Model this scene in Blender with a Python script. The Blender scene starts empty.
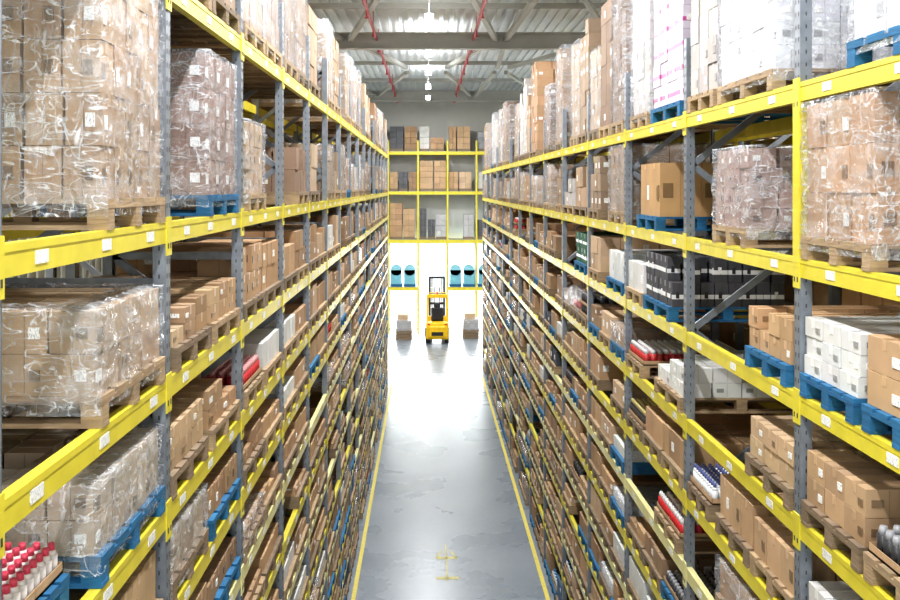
import bpy, math, random
from mathutils import Vector, Matrix, noise as mnoise
R = random.Random(7)
H = 7.6
XL, XR = 1.48, 2.35
scene = bpy.context.scene

# ------------------------------------------------------------ materials
def newmat(name):
    m = bpy.data.materials.new(name); m.use_nodes = True
    nt = m.node_tree; b = nt.nodes['Principled BSDF']
    return m, nt, b
def coords(nt, scale=(1,1,1), rot=(0,0,0)):
    g = nt.nodes.new('ShaderNodeNewGeometry'); mp = nt.nodes.new('ShaderNodeMapping')
    mp.inputs['Scale'].default_value = scale; mp.inputs['Rotation'].default_value = rot
    nt.links.new(g.outputs['Position'], mp.inputs['Vector']); return mp.outputs['Vector']
def noise(nt, vec, scale, detail=3, dist=0.0):
    n = nt.nodes.new('ShaderNodeTexNoise'); n.inputs['Scale'].default_value = scale
    n.inputs['Detail'].default_value = detail; n.inputs['Distortion'].default_value = dist
    nt.links.new(vec, n.inputs['Vector']); return n.outputs['Fac']
def math_(nt, op, a, b=None):
    m = nt.nodes.new('ShaderNodeMath'); m.operation = op
    for i, v in enumerate((a, b)):
        if v is None: continue
        if isinstance(v, (int, float)): m.inputs[i].default_value = v
        else: nt.links.new(v, m.inputs[i])
    return m.outputs[0]
def ramp(nt, fac, p0, c0, p1, c1):
    r = nt.nodes.new('ShaderNodeValToRGB'); e = r.color_ramp.elements
    e[0].position = p0; e[0].color = (*c0, 1); e[1].position = p1; e[1].color = (*c1, 1)
    nt.links.new(fac, r.inputs['Fac']); return r.outputs['Color']
def mul(nt, a, b, f=1.0):
    m = nt.nodes.new('ShaderNodeMixRGB'); m.blend_type = 'MULTIPLY'; m.inputs['Fac'].default_value = f
    nt.links.new(a, m.inputs[1]); nt.links.new(b, m.inputs[2]); return m.outputs[0]
def bump(nt, b, h, strength, dist=0.01):
    n = nt.nodes.new('ShaderNodeBump'); n.inputs['Strength'].default_value = strength
    n.inputs['Distance'].default_value = dist
    nt.links.new(h, n.inputs['Height']); nt.links.new(n.outputs['Normal'], b.inputs['Normal'])
def solid(name, col, rough=0.5, metal=0.0, var=0.12, sc=6.0, spec=None):
    m, nt, b = newmat(name)
    v = coords(nt); n = noise(nt, v, sc)
    c = ramp(nt, n, 0.3, tuple(x*(1-var) for x in col), 0.7, tuple(min(1, x*(1+var)) for x in col))
    nt.links.new(c, b.inputs['Base Color']); b.inputs['Roughness'].default_value = rough
    b.inputs['Metallic'].default_value = metal
    return m
def attrmat(name, rough, stretch=(1,1,1), sc=5, lo=0.85, bumpst=0.1):
    m, nt, b = newmat(name)
    a = nt.nodes.new('ShaderNodeAttribute'); a.attribute_name = 'Col'
    v = coords(nt, stretch); n = noise(nt, v, sc, 4)
    c = ramp(nt, n, 0.3, (lo,)*3, 0.7, (1.0, 1.0, 1.0))
    nt.links.new(mul(nt, a.outputs['Color'], c), b.inputs['Base Color'])
    b.inputs['Roughness'].default_value = rough
    if bumpst: bump(nt, b, n, bumpst)
    return m
M_CARD = attrmat('corrugated_cardboard', 0.75, (1,1,1), 4, 0.84, 0.15)
M_PLAS = attrmat('glossy_packaging', 0.3, (1,1,1), 3, 0.95, 0)
M_WOOD = attrmat('pallet_wood', 0.8, (3,3,30), 3, 0.65, 0.3)
M_YEL = solid('yellow_rack_paint', (0.69, 0.59, 0.055), 0.38, 0, 0.08)
M_PALE = solid('pale_yellow_beam', (0.74, 0.69, 0.34), 0.4, 0, 0.08)  # paler yellow for every other beam on the lower levels
M_STEEL = solid('galvanised_steel', (0.25, 0.275, 0.31), 0.42, 0.35, 0.15, 12)
M_DARK = solid('dark_slot', (0.05, 0.055, 0.06), 0.6)
def labelmat():
    m, nt, b = newmat('paper_label')
    v = coords(nt, (150, 150, 22)); n = noise(nt, v, 3.0, 1)
    c = ramp(nt, n, 0.36, (0.25, 0.25, 0.27), 0.44, (0.86, 0.86, 0.84))
    nt.links.new(c, b.inputs['Base Color']); b.inputs['Roughness'].default_value = 0.5
    return m
M_LAB = labelmat()
def wrapmat():
    m = bpy.data.materials.new('stretch_wrap_film'); m.use_nodes = True
    nt = m.node_tree; nt.nodes.clear()
    out = nt.nodes.new('ShaderNodeOutputMaterial')
    t = nt.nodes.new('ShaderNodeBsdfTransparent'); t.inputs['Color'].default_value = (0.95, 0.95, 0.96, 1)
    p = nt.nodes.new('ShaderNodeBsdfPrincipled')
    p.inputs['Base Color'].default_value = (0.84, 0.87, 0.92, 1); p.inputs['Roughness'].default_value = 0.08
    p.inputs['Specular IOR Level'].default_value = 1.0; p.inputs['IOR'].default_value = 1.7
    v2 = coords(nt, (1, 1, 0.45)); n2 = noise(nt, v2, 14, 5)
    bump(nt, p, n2, 1.0, 0.06)
    def crease_shine(scale, rot, sc, width, val):  # crinkle shine painted into the film as thin pale, more opaque lines
        v = coords(nt, scale, rot); n = noise(nt, v, sc, 2, 1.2)
        a = math_(nt, 'ABSOLUTE', math_(nt, 'SUBTRACT', n, 0.5))
        return ramp(nt, a, 0.0, (val,)*3, width, (0,)*3)
    c1 = crease_shine((1.2, 1.2, 4.5), (0.35, 0.2, 0), 3.2, 0.028, 0.70)
    c2 = crease_shine((3.5, 3.5, 1.3), (-0.3, 0.25, 0), 2.6, 0.022, 0.60)
    c3 = crease_shine((1.5, 1.5, 2.0), (0, 0, 0), 8.0, 0.016, 0.32)
    v = coords(nt, (1.5, 1.5, 5)); n = noise(nt, v, 2.0, 3)
    base = ramp(nt, n, 0.45, (0.07,)*3, 0.75, (0.38,)*3)
    f = math_(nt, 'MAXIMUM', math_(nt, 'MAXIMUM', c1, c2), math_(nt, 'MAXIMUM', c3, base))
    mx = nt.nodes.new('ShaderNodeMixShader')
    nt.links.new(f, mx.inputs[0]); nt.links.new(t.outputs[0], mx.inputs[1]); nt.links.new(p.outputs[0], mx.inputs[2])
    nt.links.new(mx.outputs[0], out.inputs['Surface'])
    return m
M_WRAP = wrapmat()
STD = [M_CARD, M_PLAS, M_WOOD, M_YEL, M_PALE, M_STEEL, M_DARK, M_LAB, M_WRAP]
CARD, PLAS, WOOD, YEL, PALE, STEEL, DARK, LAB, WRAP = range(9)

# ------------------------------------------------------------ mesh builder
BF = [(0,3,2,1),(4,5,6,7),(0,1,5,4),(1,2,6,5),(2,3,7,6),(3,0,4,7)]
class MB:
    def __init__(s): s.v=[]; s.f=[]; s.m=[]; s.c=[]; s.sm=[]
    def box(s, x0,x1,y0,y1,z0,z1, mat=0, col=(1,1,1), rz=0.0):
        if x0>x1: x0,x1=x1,x0
        n=len(s.v)
        P=[(x0,y0),(x1,y0),(x1,y1),(x0,y1)]
        if rz:
            cx,cy=(x0+x1)/2,(y0+y1)/2; c,si=math.cos(rz),math.sin(rz)
            P=[(cx+(a-cx)*c-(b-cy)*si, cy+(a-cx)*si+(b-cy)*c) for a,b in P]
        s.v += [(a,b,z0) for a,b in P]+[(a,b,z1) for a,b in P]
        for q in BF:
            s.f.append(tuple(n+i for i in q)); s.m.append(mat); s.c.append(col); s.sm.append(False)
    def bar(s, p, q, w, h, mat=0, col=(1,1,1)):
        p=Vector(p); q=Vector(q); d=(q-p).normalized()
        up=Vector((0,0,1)) if abs(d.z)<0.95 else Vector((0,1,0))
        a=d.cross(up).normalized(); b=a.cross(d).normalized()
        n=len(s.v)
        for e in (p,q):
            for i,j in ((-1,-1),(1,-1),(1,1),(-1,1)):
                s.v.append(tuple(e+a*i*w/2+b*j*h/2))
        for qd in BF:
            s.f.append(tuple(n+i for i in qd)); s.m.append(mat); s.c.append(col); s.sm.append(False)
    def cyl(s, cx,cy,z0,z1,r0,r1=None,mat=0,col=(1,1,1),n=10,axis='z'):
        if r1 is None: r1=r0
        k=len(s.v)
        for (z,r) in ((z0,r0),(z1,r1)):
            for i in range(n):
                a=2*math.pi*i/n; u,w=r*math.cos(a),r*math.sin(a)
                if axis=='z': s.v.append((cx+u,cy+w,z))
                elif axis=='x': s.v.append((z,cx+u,cy+w))
                else: s.v.append((cx+u,z,cy+w))
        for i in range(n):
            j=(i+1)%n
            s.f.append((k+i,k+j,k+n+j,k+n+i)); s.m.append(mat); s.c.append(col); s.sm.append(True)
        s.f.append(tuple(k+n+i for i in range(n))); s.m.append(mat); s.c.append(col); s.sm.append(False)
        s.f.append(tuple(k+n-1-i for i in range(n))); s.m.append(mat); s.c.append(col); s.sm.append(False)
    def tube(s, pts, r, mat=0, col=(1,1,1), n=8):
        for a,b in zip(pts[:-1],pts[1:]): 
            p=Vector(a); q=Vector(b); d=(q-p).normalized()
            up=Vector((0,0,1)) if abs(d.z)<0.95 else Vector((0,1,0))
            e=d.cross(up).normalized(); g=e.cross(d).normalized(); k=len(s.v)
            for c in (p,q):
                for i in range(n):
                    t=2*math.pi*i/n; s.v.append(tuple(c+e*r*math.cos(t)+g*r*math.sin(t)))
            for i in range(n):
                j=(i+1)%n; s.f.append((k+i,k+j,k+n+j,k+n+i)); s.m.append(mat); s.c.append(col); s.sm.append(True)
            s.f.append(tuple(k+n+i for i in range(n))); s.m.append(mat); s.c.append(col); s.sm.append(False)
            s.f.append(tuple(k+n-1-i for i in range(n))); s.m.append(mat); s.c.append(col); s.sm.append(False)
    def shell(s, x0,x1,y0,y1,z0,z1, rng, amp=0.012, nx=10, nz=10):
        if x0>x1: x0,x1=x1,x0
        k=len(s.v); per=[]
        for i in range(nx): per.append((x0+(x1-x0)*i/nx, y0, 0,-1))
        for i in range(nx): per.append((x1, y0+(y1-y0)*i/nx, 1,0))
        for i in range(nx): per.append((x1-(x1-x0)*i/nx, y1, 0,1))
        for i in range(nx): per.append((x0, y1-(y1-y0)*i/nx, -1,0))
        L=len(per); cx,cy=(x0+x1)/2,(y0+y1)/2
        for j in range(nz+1):
            z=z0+(z1-z0)*j/nz
            for (px,py,ax,ay) in per:
                d=amp*rng.uniform(0,0.9)
                d+=amp*1.2*abs(mnoise.noise(Vector((px*5+z*3,py*5,z*9))))
                s.v.append((px+ax*d, py+ay*d, z+(rng.uniform(-1,1)*amp if 0<j<nz else (amp*0.8))))
        for j in range(nz):
            for i in range(L):
                i2=(i+1)%L
                s.f.append((k+j*L+i,k+j*L+i2,k+(j+1)*L+i2,k+(j+1)*L+i)); s.m.append(WRAP); s.c.append((1,1,1)); s.sm.append(True)
        t=len(s.v)
        for (px,py,ax,ay) in per:
            s.v.append((cx+(px-cx)*0.72, cy+(py-cy)*0.72, z1+amp*rng.uniform(0.5,3.0)))
        for i in range(L):
            i2=(i+1)%L
            s.f.append((k+nz*L+i,k+nz*L+i2,t+i2,t+i)); s.m.append(WRAP); s.c.append((1,1,1)); s.sm.append(True)
    def obj(s, name, mats=None, bevel=0.0, origin=None):
        if not s.v: return None
        me=bpy.data.meshes.new(name)
        ox,oy,oz = origin if origin else (0,0,0)
        me.from_pydata([(a-ox,b-oy,c-oz) for a,b,c in s.v] if origin else s.v, [], s.f)
        for m in (mats or STD): me.materials.append(m)
        me.polygons.foreach_set('material_index', s.m)
        me.polygons.foreach_set('use_smooth', s.sm)
        ca=me.color_attributes.new('Col','FLOAT_COLOR','CORNER')
        buf=[]
        for f,c in zip(s.f,s.c): buf += [c[0],c[1],c[2],1.0]*len(f)
        ca.data.foreach_set('color', buf)
        me.update()
        o=bpy.data.objects.new(name, me); scene.collection.objects.link(o)
        if origin: o.location=origin
        if bevel:
            b=o.modifiers.new('bevel','BEVEL'); b.width=bevel; b.segments=2; b.limit_method='ANGLE'
        return o

# ------------------------------------------------------------ goods
def WX(s,u): return s*((XL if s<0 else XR)+u)
BROWNS=[(0.46,0.295,0.17),(0.53,0.355,0.21),(0.38,0.24,0.135),(0.57,0.41,0.27),(0.42,0.27,0.155),(0.50,0.32,0.18),(0.33,0.215,0.13)]
ROSE=(0.31,0.20,0.155); BLUE=(0.025,0.16,0.33); OAK=(0.43,0.31,0.19); OLD=(0.28,0.205,0.135)
def jit(c,r,a=0.12):
    k=1+r.uniform(-a,a); return tuple(min(1,x*k*(1+r.uniform(-0.02,0.02))) for x in c)
def pallet(mb,s,u0,u1,y0,y1,z,col,lod):
    c=lambda: jit(col,R,0.18)
    if lod>1:
        mb.box(WX(s,u0),WX(s,u1),y0,y1,z+0.10,z+0.144,WOOD,c())
        for k in range(3):
            ya=y0+(y1-y0-0.1)*k/2; mb.box(WX(s,u0),WX(s,u1),ya,ya+0.1,z,z+0.10,WOOD,c())
        return
    for k in range(5):
        bw=(y1-y0)*0.165; ya=y0+(y1-y0-bw)*k/4
        mb.box(WX(s,u0),WX(s,u1),ya,ya+bw,z+0.122,z+0.144,WOOD,c())
    for k in range(3):
        ua=u0+(u1-u0-0.1)*k/2; mb.box(WX(s,ua),WX(s,ua+0.1),y0,y1,z+0.10,z+0.122,WOOD,c())
        ya=y0+(y1-y0-0.1)*k/2; mb.box(WX(s,u0),WX(s,u1),ya,ya+0.1,z,z+0.022,WOOD,c())
        for j in range(3):
            yb=y0+(y1-y0-0.1)*j/2
            mb.box(WX(s,ua+0.002),WX(s,ua+0.098),yb+0.002,yb+0.098,z+0.022,z+0.10,WOOD,c())
def carton(mb,s,u0,u1,y0,y1,z0,z1,col,det,r,mat=CARD,stripe=None,force=False):
    g=0.006; rz=r.uniform(-1,1)*0.02
    a,b=WX(s,u0+g),WX(s,u1-g)
    if det<2 and stripe: rz=0
    mb.box(a,b,y0+g,y1-g,z0,z1-0.003,mat,col,rz)
    fx=WX(s,u0+g); dz=z1-z0
    if det>=2:
        if r.random()<0.4: mb.box(a,b,(y0+y1)/2-0.02,(y0+y1)/2+0.02,z1-0.003,z1,PLAS,tuple(x*0.75 for x in col))
        if r.random()<0.25:
            mb.box(fx+s*0.003,fx-s*0.005,y0+0.04,y0+0.12,z0+dz*0.3,z0+dz*0.6,LAB,(1,1,1))
            mb.box(WX(s,u0+0.05),WX(s,u0+0.13),y0+g-0.005,y0+g+0.003,z0+dz*0.35,z0+dz*0.62,LAB,(1,1,1))
        return
    t=tuple(min(1,x*1.12+0.02) for x in col); ym=(y0+y1)/2; um=(u0+u1)/2
    mb.box(a,b,ym-0.022,ym+0.022,z1-0.003,z1+0.0005,PLAS,tuple(x*0.8 for x in col),rz)
    mb.box(fx,fx-s*0.002,ym-0.022,ym+0.022,z1-0.06,z1-0.003,PLAS,t)
    if stripe:
        mb.box(a-s*0.0012,b+s*0.0012,y0+g-0.0012,y1-g+0.0012,z0+dz*0.32,z0+dz*0.5,PLAS,stripe,rz)
    mb.box(WX(s,um-0.002),WX(s,um+0.002),y0+g-0.002,y0+g+0.003,z0+0.01,z1-0.01,PLAS,tuple(x*0.6 for x in col))
    if force or r.random()<0.75:
        hw=(y1-y0)*0.2
        m,cc=(LAB,(1,1,1)) if (force or r.random()<0.3) else (PLAS,tuple(x*0.45 for x in col))
        mb.box(fx+s*0.003,fx-s*0.005,y0+0.03,y0+0.03+hw,z0+dz*0.3,z0+dz*0.58,m,cc)
        mb.box(WX(s,u0+0.04),WX(s,u0+0.04+(u1-u0)*0.24),y0+g-0.005,y0+g+0.003,z0+dz*0.35,z0+dz*0.62,m,cc)
def load(mb,s,y0,y1,z,kind,h,col,r,lod=2,pcol=None,wrap=False,u0=0.02,u1=1.12,cell=None,full=False,stripe=None,force=False):
    pcol = pcol or (BLUE if r.random()<0.16 else r.choice([OAK,OLD]))
    pallet(mb,s,u0-0.03,u1+0.03,y0,y1,z,pcol,lod)
    zb=z+0.145; hh=max(0.08,h-0.145)
    if kind in('carton','white'):
        cs=cell or (r.uniform(0.24,0.40),r.uniform(0.2,0.36),r.uniform(0.17,0.30))
        nu=max(1,round((u1-u0)/cs[0])); ny=max(1,round((y1-y0)/cs[1])); nz=max(1,round(hh/cs[2]))
        du,dy,dz=(u1-u0)/nu,(y1-y0)/ny,hh/nz
        for k in range(nz):
            for i in range(nu):
                for j in range(ny):
                    if not full and k==nz-1 and nz>1 and r.random()<0.3: continue
                    inner = 0<i<nu-1 and 0<j<ny-1 and k<nz-2
                    if inner: continue
                    o=r.uniform(-0.008,0.008)
                    carton(mb,s,u0+i*du+o,u0+(i+1)*du+o,y0+j*dy,y0+(j+1)*dy,zb+k*dz,zb+(k+1)*dz,jit(col,r,0.12 if kind=='carton' else 0.04),lod,r,CARD,stripe,force)
    elif kind=='stack':
        ny=r.choice([2,3,3]); nu=r.choice([3,4]); du,dy=(u1-u0)/nu,(y1-y0)/ny
        for j in range(ny):
            cc=r.choice(BROWNS+[col]) if r.random()<0.4 else col
            for i in range(nu):
                k=r.choice([1,2,2]); dz=hh/2*r.uniform(0.8,1.0)
                for q in range(k):
                    carton(mb,s,u0+i*du,u0+(i+1)*du-0.012,y0+j*dy,y0+(j+1)*dy-0.012,zb+q*dz,zb+(q+1)*dz,jit(cc,r),lod,r)
    elif kind in('cans','bottles'):
        rr=0.034 if kind=='cans' else 0.027
        st=0.075 if lod<2 else 0.15
        if kind=='bottles': st=0.062
        rad=rr if lod<2 else 0.062
        n1=int((u1-u0)/st); n2=int((y1-y0)/st); lay=max(1,int(hh/0.17)); dz=min(0.17,hh/lay)
        body,cap=col if isinstance(col[0],tuple) else (col,(0.8,0.8,0.8))
        for k in range(lay):
            zz=zb+k*dz
            mb.box(WX(s,u0),WX(s,u1),y0,y1,zz,zz+0.012,CARD,BROWNS[0])
            nt_=3
            for q in range(nt_+1):
                ua=u0+(u1-u0-0.004)*q/nt_; mb.box(WX(s,ua),WX(s,ua+0.004),y0,y1,zz,zz+0.05,CARD,BROWNS[1])
            for q in range(3):
                ya=y0+(y1-y0-0.004)*q/2; mb.box(WX(s,u0),WX(s,u1),ya,ya+0.004,zz,zz+0.05,CARD,BROWNS[1])
            for i in range(n1):
                for j in range(n2):
                    if 0<i<n1-1 and 0<j<n2-1 and k<lay-1: continue
                    cx=WX(s,u0+st*(i+0.5)+0.004); cy=y0+st*(j+0.5)+0.004
                    if kind=='bottles':
                        mb.cyl(cx,cy,zz+0.012,zz+dz*0.66,rad,rad,PLAS,body,10)
                        mb.cyl(cx,cy,zz+dz*0.66,zz+dz*0.8,rad,rad*0.6,PLAS,body,10)
                        mb.cyl(cx,cy,zz+dz*0.8,zz+dz*1.0,rad*0.58,rad*0.54,PLAS,cap,10)
                    elif lod<2:
                        mb.cyl(cx,cy,zz+0.012,zz+dz*0.72,rad,rad,PLAS,body,10)
                        mb.cyl(cx,cy,zz+dz*0.72,zz+dz*0.97,rad*0.9,rad*0.55,PLAS,cap,10)
                    else:
                        mb.cyl(cx,cy,zz+0.012,zz+dz*0.8,rad,rad,PLAS,body,6)
                        mb.cyl(cx,cy,zz+dz*0.8,zz+dz*0.97,rad*0.8,rad*0.6,PLAS,cap,6)
    if wrap:
        e=0.014
        mb.shell(WX(s,u0-e),WX(s,u1+e),y0-e,y1+e,z+0.05,zb+hh+0.005,r,0.014 if lod<2 else 0.01,20 if lod<2 else 4,18 if lod<2 else 3)

LB=[1.14,-0.26,-1.155,-1.88,-2.5,-3.12,-3.75,-4.4,-5.05,-5.7,-6.35,-7.0]
RB=[0.60,-0.51,-1.37,-2.16,-2.85,-3.5,-4.15,-4.8,-5.45,-6.1,-6.75]
BH=0.06
PL,PRB=2.17,2.62
YL0,YR0=5.43,6.03
postL=[YL0+PL*k for k in range(-3,15)]
postR=[YR0+PRB*k for k in range(-3,14)]

# ------------------------------------------------------------ racks
def rack(s,posts,levels,off,depth,top):
    mb=MB()
    def X(u): return WX(s,off+u)
    for y in posts:
        for (u,d) in ((0.0,1),(depth,-1)):
            w=0.045
            mb.box(X(u),X(u+d*0.005),y-w,y+w,0.01,top,STEEL)
            for e in (-1,1):
                mb.box(X(u),X(u+d*0.075),y+e*w-0.0025,y+e*w+0.0025,0.01,top,STEEL)
                mb.box(X(u+d*0.07),X(u+d*0.075),y+e*w,y+e*(w-0.02),0.01,top,STEEL)
            mb.box(X(u-0.02*d),X(u+0.1*d),y-0.07,y+0.07,0,0.012,STEEL)
            if y<13 and d==1 and off<0.5:
                z=3.0
                while z<top-0.05:
                    for e in (-0.022,0.022):
                        mb.box(X(u-0.0015),X(u+0.001),y+e-0.004,y+e+0.004,z,z+0.028,DARK)
                    mb.box(X(0.034),X(0.042),y-0.0485,y-0.044,z,z+0.024,DARK)
                    z+=0.08
        z=0.3; k=0
        while z<top-0.7:
            a,b=(0.06,depth-0.06) if k%2==0 else (depth-0.06,0.06)
            mb.bar((X(a),y,z),(X(b),y,z+0.75),0.03,0.06,STEEL)
            z+=0.75; k+=1
            if k%3==0:
                mb.bar((X(0.06),y,z),(X(depth-0.06),y,z),0.03,0.06,STEEL)
    for li,l in enumerate(levels):
        zc=H+l; m=YEL
        if li>=4 and li%2==1: m=PALE
        bh=BH if li<7 else 0.05
        for a,b in zip(posts[:-1],posts[1:]):
            for (u,d) in ((0.0,1),(depth,-1)):
                mb.box(X(u),X(u+d*0.05),a+0.047,b-0.047,zc-bh,zc+bh,m)
                mb.box(X(u-0.004*d),X(u),a+0.05,b-0.05,zc+bh-0.03,zc+bh,m)
            if off<0.5:
                n=3
                for k in range(n):
                    yc=a+(b-a)*(k+0.5)/n+R.uniform(-0.08,0.08)
                    mb.box(X(-0.004),X(0.0),yc-0.06,yc+0.06,zc-0.032,zc+0.02,LAB)
        for y in posts:
            for (u,d) in ((0.0,1),(depth,-1)):
                mb.box(X(u-0.008*d),X(u),y-0.052,y+0.052,zc-0.13,zc+0.09,m)
                for e in (-1,1):
                    mb.box(X(u-0.011*d),X(u-0.008*d),y+e*0.025-0.006,y+e*0.025+0.006,zc-0.09,zc-0.06,DARK)
    return mb
mb=rack(-1,postL,LB,0.0,1.1,H+1.9)
mb.obj('pallet_rack')
mb=rack(1,postR,RB,0.0,1.1,H+1.35)
y=YR0; mb.box(WX(1,-0.010),WX(1,-0.001),y-0.05,y+0.05,H+RB[1],H+RB[0],YEL)
mb.box(WX(1,0.0),WX(1,0.075),y-0.051,y-0.0485,H+RB[1],H+RB[0],YEL)
mb.obj('pallet_rack')
mb=rack(-1,postL[:14],LB[:6],1.32,1.1,H+1.6); mb.obj('pallet_rack')
mb=rack(1,postR[:14],RB[:6],1.32,1.1,H+1.35); mb.obj('pallet_rack')

# ------------------------------------------------------------ hero pallets
occupied=[]
def hero(name,s,li,y0,y1,kind,h,col,**kw):
    z=H+(LB if s<0 else RB)[li]+BH+0.001
    m=MB(); r=random.Random(int(li*1000+y0*100+s*7))
    kw.setdefault('lod',1)
    load(m,s,y0,y1,z,kind,h,col,r,**kw)
    c=(WX(s,0.57),(y0+y1)/2,z)
    m.obj(name,bevel=0.0035 if kind in('carton','white','stack') and not kw.get('wrap') else 0,origin=c)
    occupied.append((s,li,y0,y1))
TAN=(0.47,0.33,0.20)
P='pallet_of_wrapped_cartons'; Q='pallet_of_cartons'; W='pallet_of_white_cartons'
# left
hero(P,-1,1,4.38,5.34,'carton',1.62,(0.44,0.305,0.195),wrap=True,pcol=OAK,cell=(0.2,0.2,0.245),full=True)
hero(P,-1,1,6.45,7.42,'carton',1.12,ROSE,wrap=True,pcol=BLUE,cell=(0.3,0.33,0.24),full=True,force=True)
hero(P,-1,2,4.30,5.34,'carton',0.53,(0.50,0.355,0.225),wrap=True,pcol=OAK,cell=(0.22,0.3,0.2),full=True)
hero(Q,-1,2,5.6,6.5,'stack',0.38,(0.42,0.28,0.17),pcol=OLD)
hero(Q,-1,2,6.6,7.5,'stack',0.40,(0.48,0.33,0.2),pcol=OAK)
hero(P,-1,0,5.55,6.5,'carton',1.3,(0.40,0.28,0.18),wrap=True,pcol=OAK,full=True)
hero('pallet_of_red_capped_bottles',-1,3,3.55,4.12,'bottles',0.29,((0.80,0.74,0.74),(0.68,0.07,0.13)),pcol=BLUE,u0=0.10)
hero(P,-1,3,4.30,5.34,'carton',0.47,(0.52,0.43,0.33),wrap=True,pcol=BLUE,cell=(0.22,0.25,0.16))
hero('pallet_of_red_cans',-1,3,7.75,8.6,'cans',0.42,((0.50,0.04,0.05),(0.60,0.30,0.30)),pcol=OAK)
hero(P,-1,1,7.85,8.7,'carton',0.75,(0.46,0.33,0.21),wrap=True,pcol=OAK)
hero(Q,-1,3,5.5,6.4,'stack',0.42,TAN,pcol=OLD)
hero(Q,-1,4,4.4,5.3,'carton',0.42,(0.46,0.32,0.19),pcol=OAK)
hero(P,-1,4,5.5,6.4,'carton',0.42,(0.50,0.39,0.28),wrap=True,pcol=OLD)
# right
hero(W,1,0,4.15,5.3,'white',1.3,(0.72,0.74,0.77),wrap=True,pcol=BLUE,cell=(0.4,0.38,0.3),full=True)
hero(W,1,0,6.45,7.67,'white',1.6,(0.70,0.71,0.76),wrap=True,pcol=OAK,cell=(0.22,0.24,0.16),full=True)
hero('pallet_of_pink_striped_cartons',1,0,8.80,9.95,'white',1.7,(0.66,0.58,0.67),pcol=BLUE,cell=(0.28,0.3,0.22),full=True,stripe=(0.50,0.09,0.28))
hero(P,1,0,10.1,10.95,'white',1.5,(0.50,0.46,0.43),wrap=True,pcol=OAK,full=True)
hero(P,1,1,5.02,5.95,'carton',0.96,(0.52,0.33,0.195),wrap=True,pcol=OAK,cell=(0.28,0.3,0.24),full=True)
hero(P,1,1,7.0,7.8,'carton',0.74,(0.43,0.30,0.26),wrap=True,pcol=OAK,cell=(0.22,0.2,0.145),full=True)
hero(Q,1,1,9.7,10.6,'carton',0.70,(0.53,0.33,0.16),pcol=BLUE,cell=(0.38,0.45,0.55),full=True,u1=0.9)
hero(P,1,1,11.4,12.3,'carton',0.95,(0.38,0.27,0.18),wrap=True,pcol=OAK,cell=(0.3,0.3,0.3),full=True)
hero(Q,1,2,4.35,5.12,'carton',0.52,(0.50,0.325,0.19),pcol=BLUE,cell=(0.3,0.38,0.19),full=True,force=True)
hero(W,1,2,5.22,5.97,'white',0.50,(0.72,0.72,0.71),pcol=BLUE,cell=(0.25,0.25,0.12),full=True)
hero(Q,1,2,6.2,7.0,'carton',0.44,(0.53,0.345,0.195),pcol=BLUE,cell=(0.22,0.2,0.15))
hero('pallet_of_black_white_packs',1,2,9.2,10.3,'white',0.62,(0.08,0.08,0.09),pcol=BLUE,cell=(0.14,0.18,0.24),stripe=(0.78,0.78,0.78))
hero(W,1,3,8.8,9.8,'white',0.42,(0.72,0.72,0.7),pcol=OAK,cell=(0.26,0.24,0.13))
hero('pallet_of_black_cans',1,3,4.3,5.1,'cans',0.40,((0.04,0.04,0.045),(0.35,0.35,0.37)),pcol=OAK)
hero(Q,1,3,5.15,5.95,'carton',0.46,(0.48,0.32,0.19),pcol=OLD,cell=(0.3,0.26,0.16))
hero(Q,1,3,6.15,7.0,'carton',0.42,(0.54,0.385,0.24),pcol=OLD,cell=(0.3,0.26,0.13))
hero(W,1,2,11.4,12.4,'white',0.5,(0.70,0.72,0.72),pcol=BLUE)
hero('pallet_of_green_dark_packs',1,2,14.1,15.1,'white',0.6,(0.03,0.12,0.07),pcol=BLUE,stripe=(0.6,0.62,0.6))
hero('pallet_of_red_cans',1,5,8.9,9.8,'cans',0.40,((0.6,0.04,0.05),(0.7,0.7,0.7)),pcol=OAK)
hero('pallet_of_white_bottles',1,4,7.9,8.55,'bottles',0.34,((0.75,0.76,0.78),(0.10,0.12,0.3)),pcol=OLD)
hero('pallet_of_dark_bottles',1,4,10.4,11.15,'bottles',0.36,((0.06,0.05,0.05),(0.6,0.5,0.2)),pcol=OLD)

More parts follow.
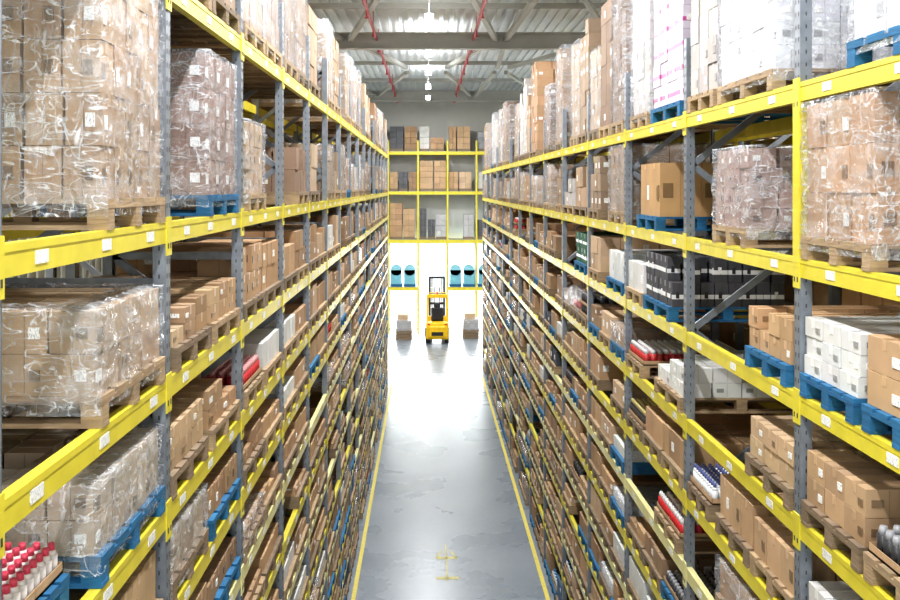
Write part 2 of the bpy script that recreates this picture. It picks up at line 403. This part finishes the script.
def free(s,li,y0,y1):
    return all(not(o[0]==s and o[1]==li and y0<o[3]+0.02 and y1>o[2]-0.02) for o in occupied)
def pick(r):
    t=r.random()
    if t<0.76: return r.choice(['carton','stack','carton']), r.choice(BROWNS), None
    if t<0.85: return 'white',(0.70,0.70,0.68),None
    if t<0.89: return 'cans',((0.50,0.05,0.05),(0.6,0.6,0.6)),None
    if t<0.93: return 'cans',((0.05,0.05,0.06),(0.3,0.3,0.32)),None
    if t<0.95: return 'cans',((0.65,0.66,0.68),(0.05,0.2,0.4)),None
    if t<0.985: return 'white',(0.06,0.07,0.09),(0.6,0.6,0.6)
    return 'white',(0.08,0.16,0.28),None
for s,posts,lv in ((-1,postL,LB),(1,postR,RB)):
    for li in range(len(lv)+1):
        mb=MB()
        zc = H+lv[li]+BH+0.001 if li<len(lv) else 0.002
        gap = 1.25 if li==0 else ((lv[li-1]-lv[li]) if li<len(lv) else (H+lv[-1]-0.05))-0.2
        for a,b in zip(posts[:-1],posts[1:]):
            if b<3.4: continue
            n = 2 if s<0 else (3 if li>=2 else R.choice([2,3]))
            L=(b-a-0.14); w=L/n
            for k in range(n):
                y0=a+0.07+w*k+0.02; y1=y0+w-0.05
                if not free(s,li,y0,y1): continue
                if s<0 and li in(1,2) and y0<4.4: continue
                if R.random()<(0.13 if li!=1 else 0.25): continue
                if s>0 and li==1 and a<9 and b<11.5: continue
                if s>0 and li==2 and 6.9<y0<8.6: continue
                kind,col,st=pick(R)
                if li<=1 and (kind!='carton'): kind='carton'; col=R.choice(BROWNS); st=None
                if li==0: hh=R.uniform(1.1,1.4) if s<0 else R.uniform(1.1,2.1); wr=R.random()<0.65
                elif li==1: hh=R.uniform(0.55,0.95); wr=R.random()<0.5
                else: hh=R.uniform(0.55,0.95)*gap+0.02; wr=R.random()<0.10
                if li<=1 and kind=='carton': col=R.choice([(0.40,0.28,0.18),(0.45,0.33,0.22),(0.32,0.235,0.165),(0.48,0.36,0.25),(0.40,0.25,0.145),(0.27,0.185,0.13),(0.46,0.43,0.41)])
                lod = 1 if ((y1<9.5 and li<7) or (kind=='cans' and y1<14)) else 2
                load(mb,s,y0,y1,zc,kind,min(hh,max(0.25,gap)) if li else hh,col,R,lod=lod,wrap=wr,stripe=st)
        mb.obj('palletised_carton_stock')
# rear rows (partly seen between the loads)
for s,posts,lv in ((-1,postL[:14],LB),(1,postR[:12],RB)):
    mb=MB()
    for li in range(0,6):
        zc=H+lv[li]+BH+0.001
        for a,b in zip(posts[:-1],posts[1:]):
            if b<2: continue
            if s<0 and li in (1,2) and a<17.0: continue
            n=2; w=(b-a-0.14)/n
            for k in range(n):
                if R.random()<(0.35 if li<3 else 0.15): continue
                y0=a+0.07+w*k+0.05; y1=y0+w-0.12
                g=1.1 if li==0 else (lv[li-1]-lv[li])-0.2
                load(mb,s,y0,y1,zc,'carton',R.uniform(0.6,0.95)*g,R.choice(BROWNS),R,lod=2,u0=1.36,u1=2.4,cell=(0.4,0.4,0.3),wrap=R.random()<0.3)
    mb.obj('palletised_carton_stock')

# ------------------------------------------------------------ building shell
def concrete():
    m,nt,b=newmat('polished_concrete')
    v=coords(nt); n=noise(nt,v,0.6,6); n2=noise(nt,v,9,5)
    c=ramp(nt,n,0.3,(0.215,0.25,0.295),0.7,(0.275,0.31,0.355))
    c2=ramp(nt,n2,0.3,(0.90,)*3,0.7,(1,1,1))
    nt.links.new(mul(nt,c,c2),b.inputs['Base Color'])
    rr=nt.nodes.new('ShaderNodeMapRange'); rr.inputs['To Min'].default_value=0.22; rr.inputs['To Max'].default_value=0.34
    nt.links.new(n,rr.inputs['Value']); nt.links.new(rr.outputs[0],b.inputs['Roughness'])
    return m
M_FLOOR=concrete()
M_WALL=solid('grey_panel_wall',(0.66,0.66,0.62),0.6,0,0.04,1)
M_CEIL=solid('ceiling_deck',(0.72,0.76,0.78),0.55,0,0.05,1)
M_TRUSS=solid('roof_beam_paint',(0.44,0.44,0.41),0.55,0,0.06,3)
M_RED=solid('red_pipe_paint',(0.50,0.05,0.07),0.4)
M_LINE=solid('yellow_floor_paint',(0.70,0.58,0.10),0.5,0,0.15,20)
M_LINE2=solid('worn_yellow_paint',(0.55,0.49,0.16),0.5,0,0.3,14)
M_OUT=solid('outside_paving',(0.8,0.8,0.78),0.8)
M_FRAME=solid('white_window_frame',(0.78,0.80,0.81),0.4)
WX0,WX1,YB,YE,ZC=-5.6,7.6,-2.5,50.6,H+5.1
m=MB(); m.box(WX0,WX1,YB,YE,-0.1,0.0); m.obj('floor',[M_FLOOR])
m=MB(); m.box(-40,40,YE+0.3,YE+50,-0.14,-0.04); m.obj('ground',[M_OUT])
m=MB(); 
m.box(WX0-0.2,WX0,YB,YE,0,ZC)
y=YB+0.2
while y<YE: m.box(WX0,WX0+0.03,y,y+0.12,0,ZC); y+=0.3
m.obj('wall_left',[M_WALL])
m=MB(); m.box(WX1,WX1+0.2,YB,YE,0,ZC)
y=YB+0.2
while y<YE: m.box(WX1-0.03,WX1,y,y+0.12,0,ZC); y+=0.3
m.obj('wall_right',[M_WALL])
m=MB(); m.box(WX0,WX1,YE,YE+0.25,4.6,ZC)
x=WX0+0.1
while x<WX1: m.box(x,x+0.5,YE-0.03,YE,4.6,ZC); x+=0.6
for (a,b) in ((WX0,-4.4),(6.2,WX1)): m.box(a,b,YE,YE+0.25,0,4.6)
m.obj('wall_back',[M_WALL])
m=MB()
xs=[-4.4,-2.64,-0.88,0.88,2.64,4.4,6.2]
for x in xs: m.box(x-0.05,x+0.05,YE+0.05,YE+0.15,0,4.6)
for z in (0.05,1.1,2.2,3.3,4.55): m.box(-4.4,6.2,YE+0.06,YE+0.14,z-0.05,z+0.05)
m.obj('window_1',[M_FRAME])
m=MB(); m.box(WX0,WX1,YB,YE,ZC,ZC+0.15)
x=WX0+0.1
while x<WX1-0.2: m.box(x,x+0.14,YB,YE,ZC-0.07,ZC); x+=0.3
m.obj('ceiling',[M_CEIL])
m=MB(); zb=H+4.2
for y in (11,29,46.5):
    m.box(WX0,WX1,y-0.15,y+0.15,zb,zb+0.04); m.box(WX0,WX1,y-0.15,y+0.15,zb+0.46,zb+0.5); m.box(WX0,WX1,y-0.03,y+0.03,zb+0.04,zb+0.46)
    m.box(WX0+0.01,WX0+0.3,y-0.15,y+0.15,0,zb); m.box(WX1-0.3,WX1-0.01,y-0.15,y+0.15,0,zb)
y=2
while y<YE:
    m.box(WX0,WX1,y-0.04,y+0.04,ZC-0.22,ZC-0.07); y+=6
for y0 in (11,29,46.5):
    for (xa,xb) in ((-2.35,-0.8),(2.1,0.76),(2.4,2.75),(-2.6,-4.4),(5.6,3.2)):
        m.bar((xa,y0,zb+0.3),(xb,y0-8,zb+0.45),0.14,0.14)
        if y0<46: m.bar((xa,y0,zb+0.3),(xb,y0+8,zb+0.45),0.14,0.14)
m.obj('roof_beams',[M_TRUSS])
m=MB()
for x in (-1.53,1.41):
    m.tube([(x,YB+0.1,H+4.5),(x,YE-0.2,H+4.5)],0.045,n=10)
    y=0
    while y<YE-1:
        m.tube([(x,y,H+4.5),(x,y,H+4.3)],0.02); m.cyl(x,y,H+4.26,H+4.3,0.06,0.03); m.tube([(x,y,H+4.5),(x,y,ZC-0.1)],0.01); y+=3
m.obj('sprinkler_pipe',[M_RED])
m=MB(); m.box(-1.40,-1.32,2,36.5,0.001,0.004); m.obj('floor_line',[M_LINE])
m=MB(); m.box(2.19,2.27,2,38,0.001,0.004); m.obj('floor_line',[M_LINE])
m=MB()
m.box(0.38,0.41,18.3,20.2,0.001,0.004)
m.box(0.18,0.62,18.4,18.52,0.001,0.004); m.box(0.18,0.62,19.4,19.52,0.001,0.004)
for e in (-1,1): 
    m.box(0.395+e*0.15-0.02,0.395+e*0.15+0.02,19.45,19.85,0.001,0.004,rz=e*0.3)
m.obj('floor_marking',[M_LINE2])

# lamps
M_EM=bpy.data.materials.new('lamp_tube'); M_EM.use_nodes=True
b=M_EM.node_tree.nodes['Principled BSDF']; b.inputs['Emission Color'].default_value=(1,1,0.98,1); b.inputs['Emission Strength'].default_value=16
M_HOUS=solid('lamp_housing',(0.7,0.7,0.7),0.4)
def area(name,loc,sx,sy,e,rot=(0,0,0),col=(0.98,0.99,1.0)):
    l=bpy.data.lights.new(name,'AREA'); l.shape='RECTANGLE'; l.size=sx; l.size_y=sy; l.energy=e; l.color=col
    o=bpy.data.objects.new(name,l); o.location=loc; o.rotation_euler=rot; scene.collection.objects.link(o); return o
for i,y in enumerate((-1,4,9,14,19,24,30,35,40,45)):
    for x in (0.05,-4.9,6.2):
        if x!=0.05 and i%2: continue
        z=H+4.2 if x==0.05 else H+4.0
        m=MB(); m.box(x-0.12,x+0.12,y-0.65,y+0.65,z,z+0.07,0); m.box(x-0.10,x+0.10,y-0.6,y+0.6,z-0.012,z,1)
        m.box(x-0.10,x+0.10,y-0.655,y-0.645,z+0.01,z+0.06,1)
        for e in (-0.5,0.5): m.tube([(x,y+e,z+0.07),(x,y+e,ZC-0.07)],0.008)
        o=m.obj('ceiling_lamp',[M_HOUS,M_EM])
        l=area('lamp_light',(x,y,z-0.03),0.18,1.2,300 if x==0.05 else 330)
        l.parent=o
        if x==0.05 and y in(19,24,30,35,40):
            l=area('ceiling_fill',(x,y,z+0.09),0.18,1.2,40,(math.pi,0,0)); l.parent=o  # unseen upward light added above the fixture to brighten the ceiling
# daylight entering through the glazed front
area('window_daylight',(0.9,YE+0.4,2.4),10,4.2,2000,(-math.pi/2,0,0),(0.95,0.98,1.0))

# ------------------------------------------------------------ rack along the back wall
m=MB(); yb=49.0
px=[-4.9,-3.5,-2.0,-0.46,1.06,2.55,4.1,5.6]
for x in px:
    for yy in (yb,yb+1.1): m.box(x-0.045,x+0.045,yy-0.04,yy+0.04,0,H+2.4,YEL if yy==yb else STEEL)
ZS=(H+1.75,H-0.31,H-2.8,H-5.25)
for z in ZS:
    for a,b in zip(px[:-1],px[1:]):
        if z<H-5 and a==-0.46: continue
        for yy in (yb,yb+1.1): m.box(a+0.05,b-0.05,yy-0.03,yy+0.03,z-0.08,z+0.08,YEL)
        m.box(a+0.05,b-0.05,yb,yb+1.1,z+0.08,z+0.10,STEEL)
m.obj('storage_rack')
m=MB(); GREY=(0.35,0.36,0.38)
for z in ZS[:3]:
    for a,b in zip(px[:-1],px[1:]):
        x=a+0.08
        while x<b-0.4:
            w=R.uniform(0.35,0.7); h=R.uniform(0.7,1.7)
            if x+w>b-0.05: w=b-0.06-x
            if R.random()<0.92 and w>0.3:
                c=R.choice(BROWNS+[GREY,(0.5,0.5,0.5),(0.62,0.6,0.56),(0.12,0.12,0.13)])
                m.box(x,x+w,yb+0.1,yb+1.0,z+0.101,z+0.23,WOOD,OLD)
                zz=z+0.231
                while zz<z+h:
                    m.box(x,x+w/2-0.01,yb+0.12,yb+0.95,zz,zz+0.28,CARD,jit(c,R)); m.box(x+w/2,x+w,yb+0.12,yb+0.95,zz,zz+0.28,CARD,jit(c,R)); zz+=0.29
            x+=w+0.06
m.obj('palletised_carton_stock')
m=MB()
for a,b in zip(px[:-1],px[1:]):
    if a==-0.46: continue
    for k in range(2):
        x=a+0.10+k*0.7; z=ZS[3]+0.101
        m.box(x,x+0.62,yb+0.1,yb+1.0,z,z+0.13,WOOD,BLUE)
        m.box(x+0.02,x+0.60,yb+0.12,yb+0.98,z+0.13,z+0.85,PLAS,(0.20,0.50,0.62))
        m.cyl(x+0.31,z+0.85,yb+0.12,yb+0.98,0.29,0.29,PLAS,(0.28,0.60,0.72),16,'y')
m.obj('blue_wrapped_bales')
m=MB()
for (x,y) in ((-1.15,47.6),(2.2,48.0)):
    for k in range(3):
        m.box(x-0.4,x+0.4,y-0.5,y+0.5,k*0.15+0.01,k*0.15+0.14,WOOD,OLD)
    m.box(x-0.36,x+0.36,y-0.45,y+0.45,0.46,0.95,CARD,(0.4,0.38,0.36)); m.box(x-0.3,x+0.2,y-0.4,y+0.3,0.95,1.25,CARD,BROWNS[3])
    m.shell(x-0.4,x+0.4,y-0.49,y+0.49,0.4,1.0,R,0.01,4,3)
m.obj('wrapped_pallet_stack')

# ------------------------------------------------------------ forklift (rear towards camera)
FK_Y=solid('forklift_yellow',(0.85,0.52,0.01),0.35); FK_B=solid('forklift_black',(0.02,0.02,0.022),0.5); FK_S=solid('forklift_steel',(0.2,0.2,0.21),0.4,0.6)
FK_L=solid('lamp_red',(0.6,0.02,0.02),0.3)
root=bpy.data.objects.new('forklift',None); root.location=(0.5,45.9,0); scene.collection.objects.link(root)
def part(name,mb,bev=0.0):
    o=mb.obj(name,[FK_Y,FK_B,FK_S,FK_L],bevel=bev); o.parent=root; return o
m=MB(); m.box(-0.55,0.55,0.0,0.55,0.22,1.05,0); m.box(-0.45,0.45,-0.08,0.2,0.3,0.9,0); part('counterweight',m,0.08)
m=MB(); m.box(-0.52,0.52,0.55,1.75,0.2,0.62,0); m.box(-0.4,0.4,0.5,1.1,0.62,0.98,0); m.box(-0.5,0.5,1.55,1.75,0.62,1.15,0); part('chassis',m,0.04)
m=MB(); m.box(-0.28,0.28,-0.095,-0.06,0.42,0.6,1); m.box(-0.56,-0.4,0.1,0.5,0.06,0.3,1); m.box(0.4,0.56,0.1,0.5,0.06,0.3,1); part('grille',m)
m=MB()
for sx in(-1,1):
    m.cyl(0.35,0.22,sx*0.36,sx*0.54,0.22,0.22,1,(1,1,1),20,'x'); m.cyl(1.6,0.28,sx*0.38,sx*0.6,0.28,0.28,1,(1,1,1),20,'x')
    m.cyl(0.35,0.22,sx*0.54,sx*0.55,0.11,0.11,0,(1,1,1),14,'x'); m.cyl(1.6,0.28,sx*0.6,sx*0.61,0.14,0.14,0,(1,1,1),14,'x')
part('wheels',m)
m=MB()
for sx in(-1,1):
    m.bar((sx*0.48,0.35,1.0),(sx*0.46,0.5,2.3),0.10,0.1,0); m.bar((sx*0.48,1.7,1.1),(sx*0.46,1.35,2.3),0.07,0.08,0)
    m.bar((sx*0.46,0.4,2.3),(sx*0.46,1.45,2.3),0.08,0.08,0)
for k in range(7): m.bar((-0.46,0.42+k*0.165,2.31),(0.46,0.42+k*0.165,2.31),0.04,0.05,1)
m.box(-0.50,0.50,0.35,0.45,2.2,2.38,0); m.box(-0.49,0.49,1.38,1.46,2.24,2.36,0)
part('overhead_guard',m,0.01)
m=MB(); m.box(-0.3,0.3,0.6,1.05,0.98,1.12,1); m.box(-0.3,0.3,0.52,0.66,1.1,1.7,1); m.box(-0.16,0.16,0.55,0.64,1.7,1.9,1); part('seat',m,0.04)
m=MB(); m.tube([(0,1.6,1.1),(0,1.35,1.4)],0.03,1)
pts=[(0.17*math.cos(t*math.pi/8),1.34+0.08*math.sin(t*math.pi/8),1.41+0.14*math.sin(t*math.pi/8)) for t in range(17)]
m.tube(pts,0.014,1); part('steering_wheel',m)
m=MB()
for sx in(-1,1):
    m.box(sx*0.36-0.05,sx*0.36+0.05,1.85,1.99,0.08,3.05,1); m.box(sx*0.25-0.03,sx*0.25+0.03,1.88,1.98,0.1,3.1,2); m.tube([(sx*0.14,1.93,0.2),(sx*0.14,1.93,2.6)],0.035,2)
for z in (0.3,1.7,3.0): m.box(-0.4,0.4,1.86,1.98,z,z+0.1,1)
part('mast',m)
m=MB()
for z in (0.25,0.65): m.box(-0.48,0.48,2.02,2.07,z,z+0.1,1)
for sx in(-1,1): m.box(sx*0.28-0.06,sx*0.28+0.06,2.07,2.12,0.06,0.8,2); m.box(sx*0.28-0.06,sx*0.28+0.06,2.07,2.95,0.06,0.1,2)
part('forks',m)
m=MB()
for sx in(-1,1): m.box(sx*0.4-0.06,sx*0.4+0.06,-0.02,0.02,0.93,0.99,3)
m.cyl(0,0.5,2.36,2.48,0.06,0.05,3); part('rear_lights',m)

# ------------------------------------------------------------ world, camera
w=bpy.data.worlds.new('World'); scene.world=w; w.use_nodes=True
bg=w.node_tree.nodes['Background']; bg.inputs[0].default_value=(0.89,0.95,1.0,1); bg.inputs[1].default_value=1.8
cam=bpy.data.cameras.new('cam'); co=bpy.data.objects.new('camera',cam); scene.collection.objects.link(co)
co.location=(0,0,H); co.rotation_euler=(math.radians(90),0,0)
cam.sensor_width=36; cam.lens=38; cam.shift_x=(450-427)/900; cam.shift_y=-(300-187)/900; cam.clip_end=300
scene.camera=co
scene.view_settings.view_transform='Standard'
for lk in ('Medium High Contrast','High Contrast'):
    try:
        scene.view_settings.look=lk; print('look',lk); break
    except Exception as e: print(e)
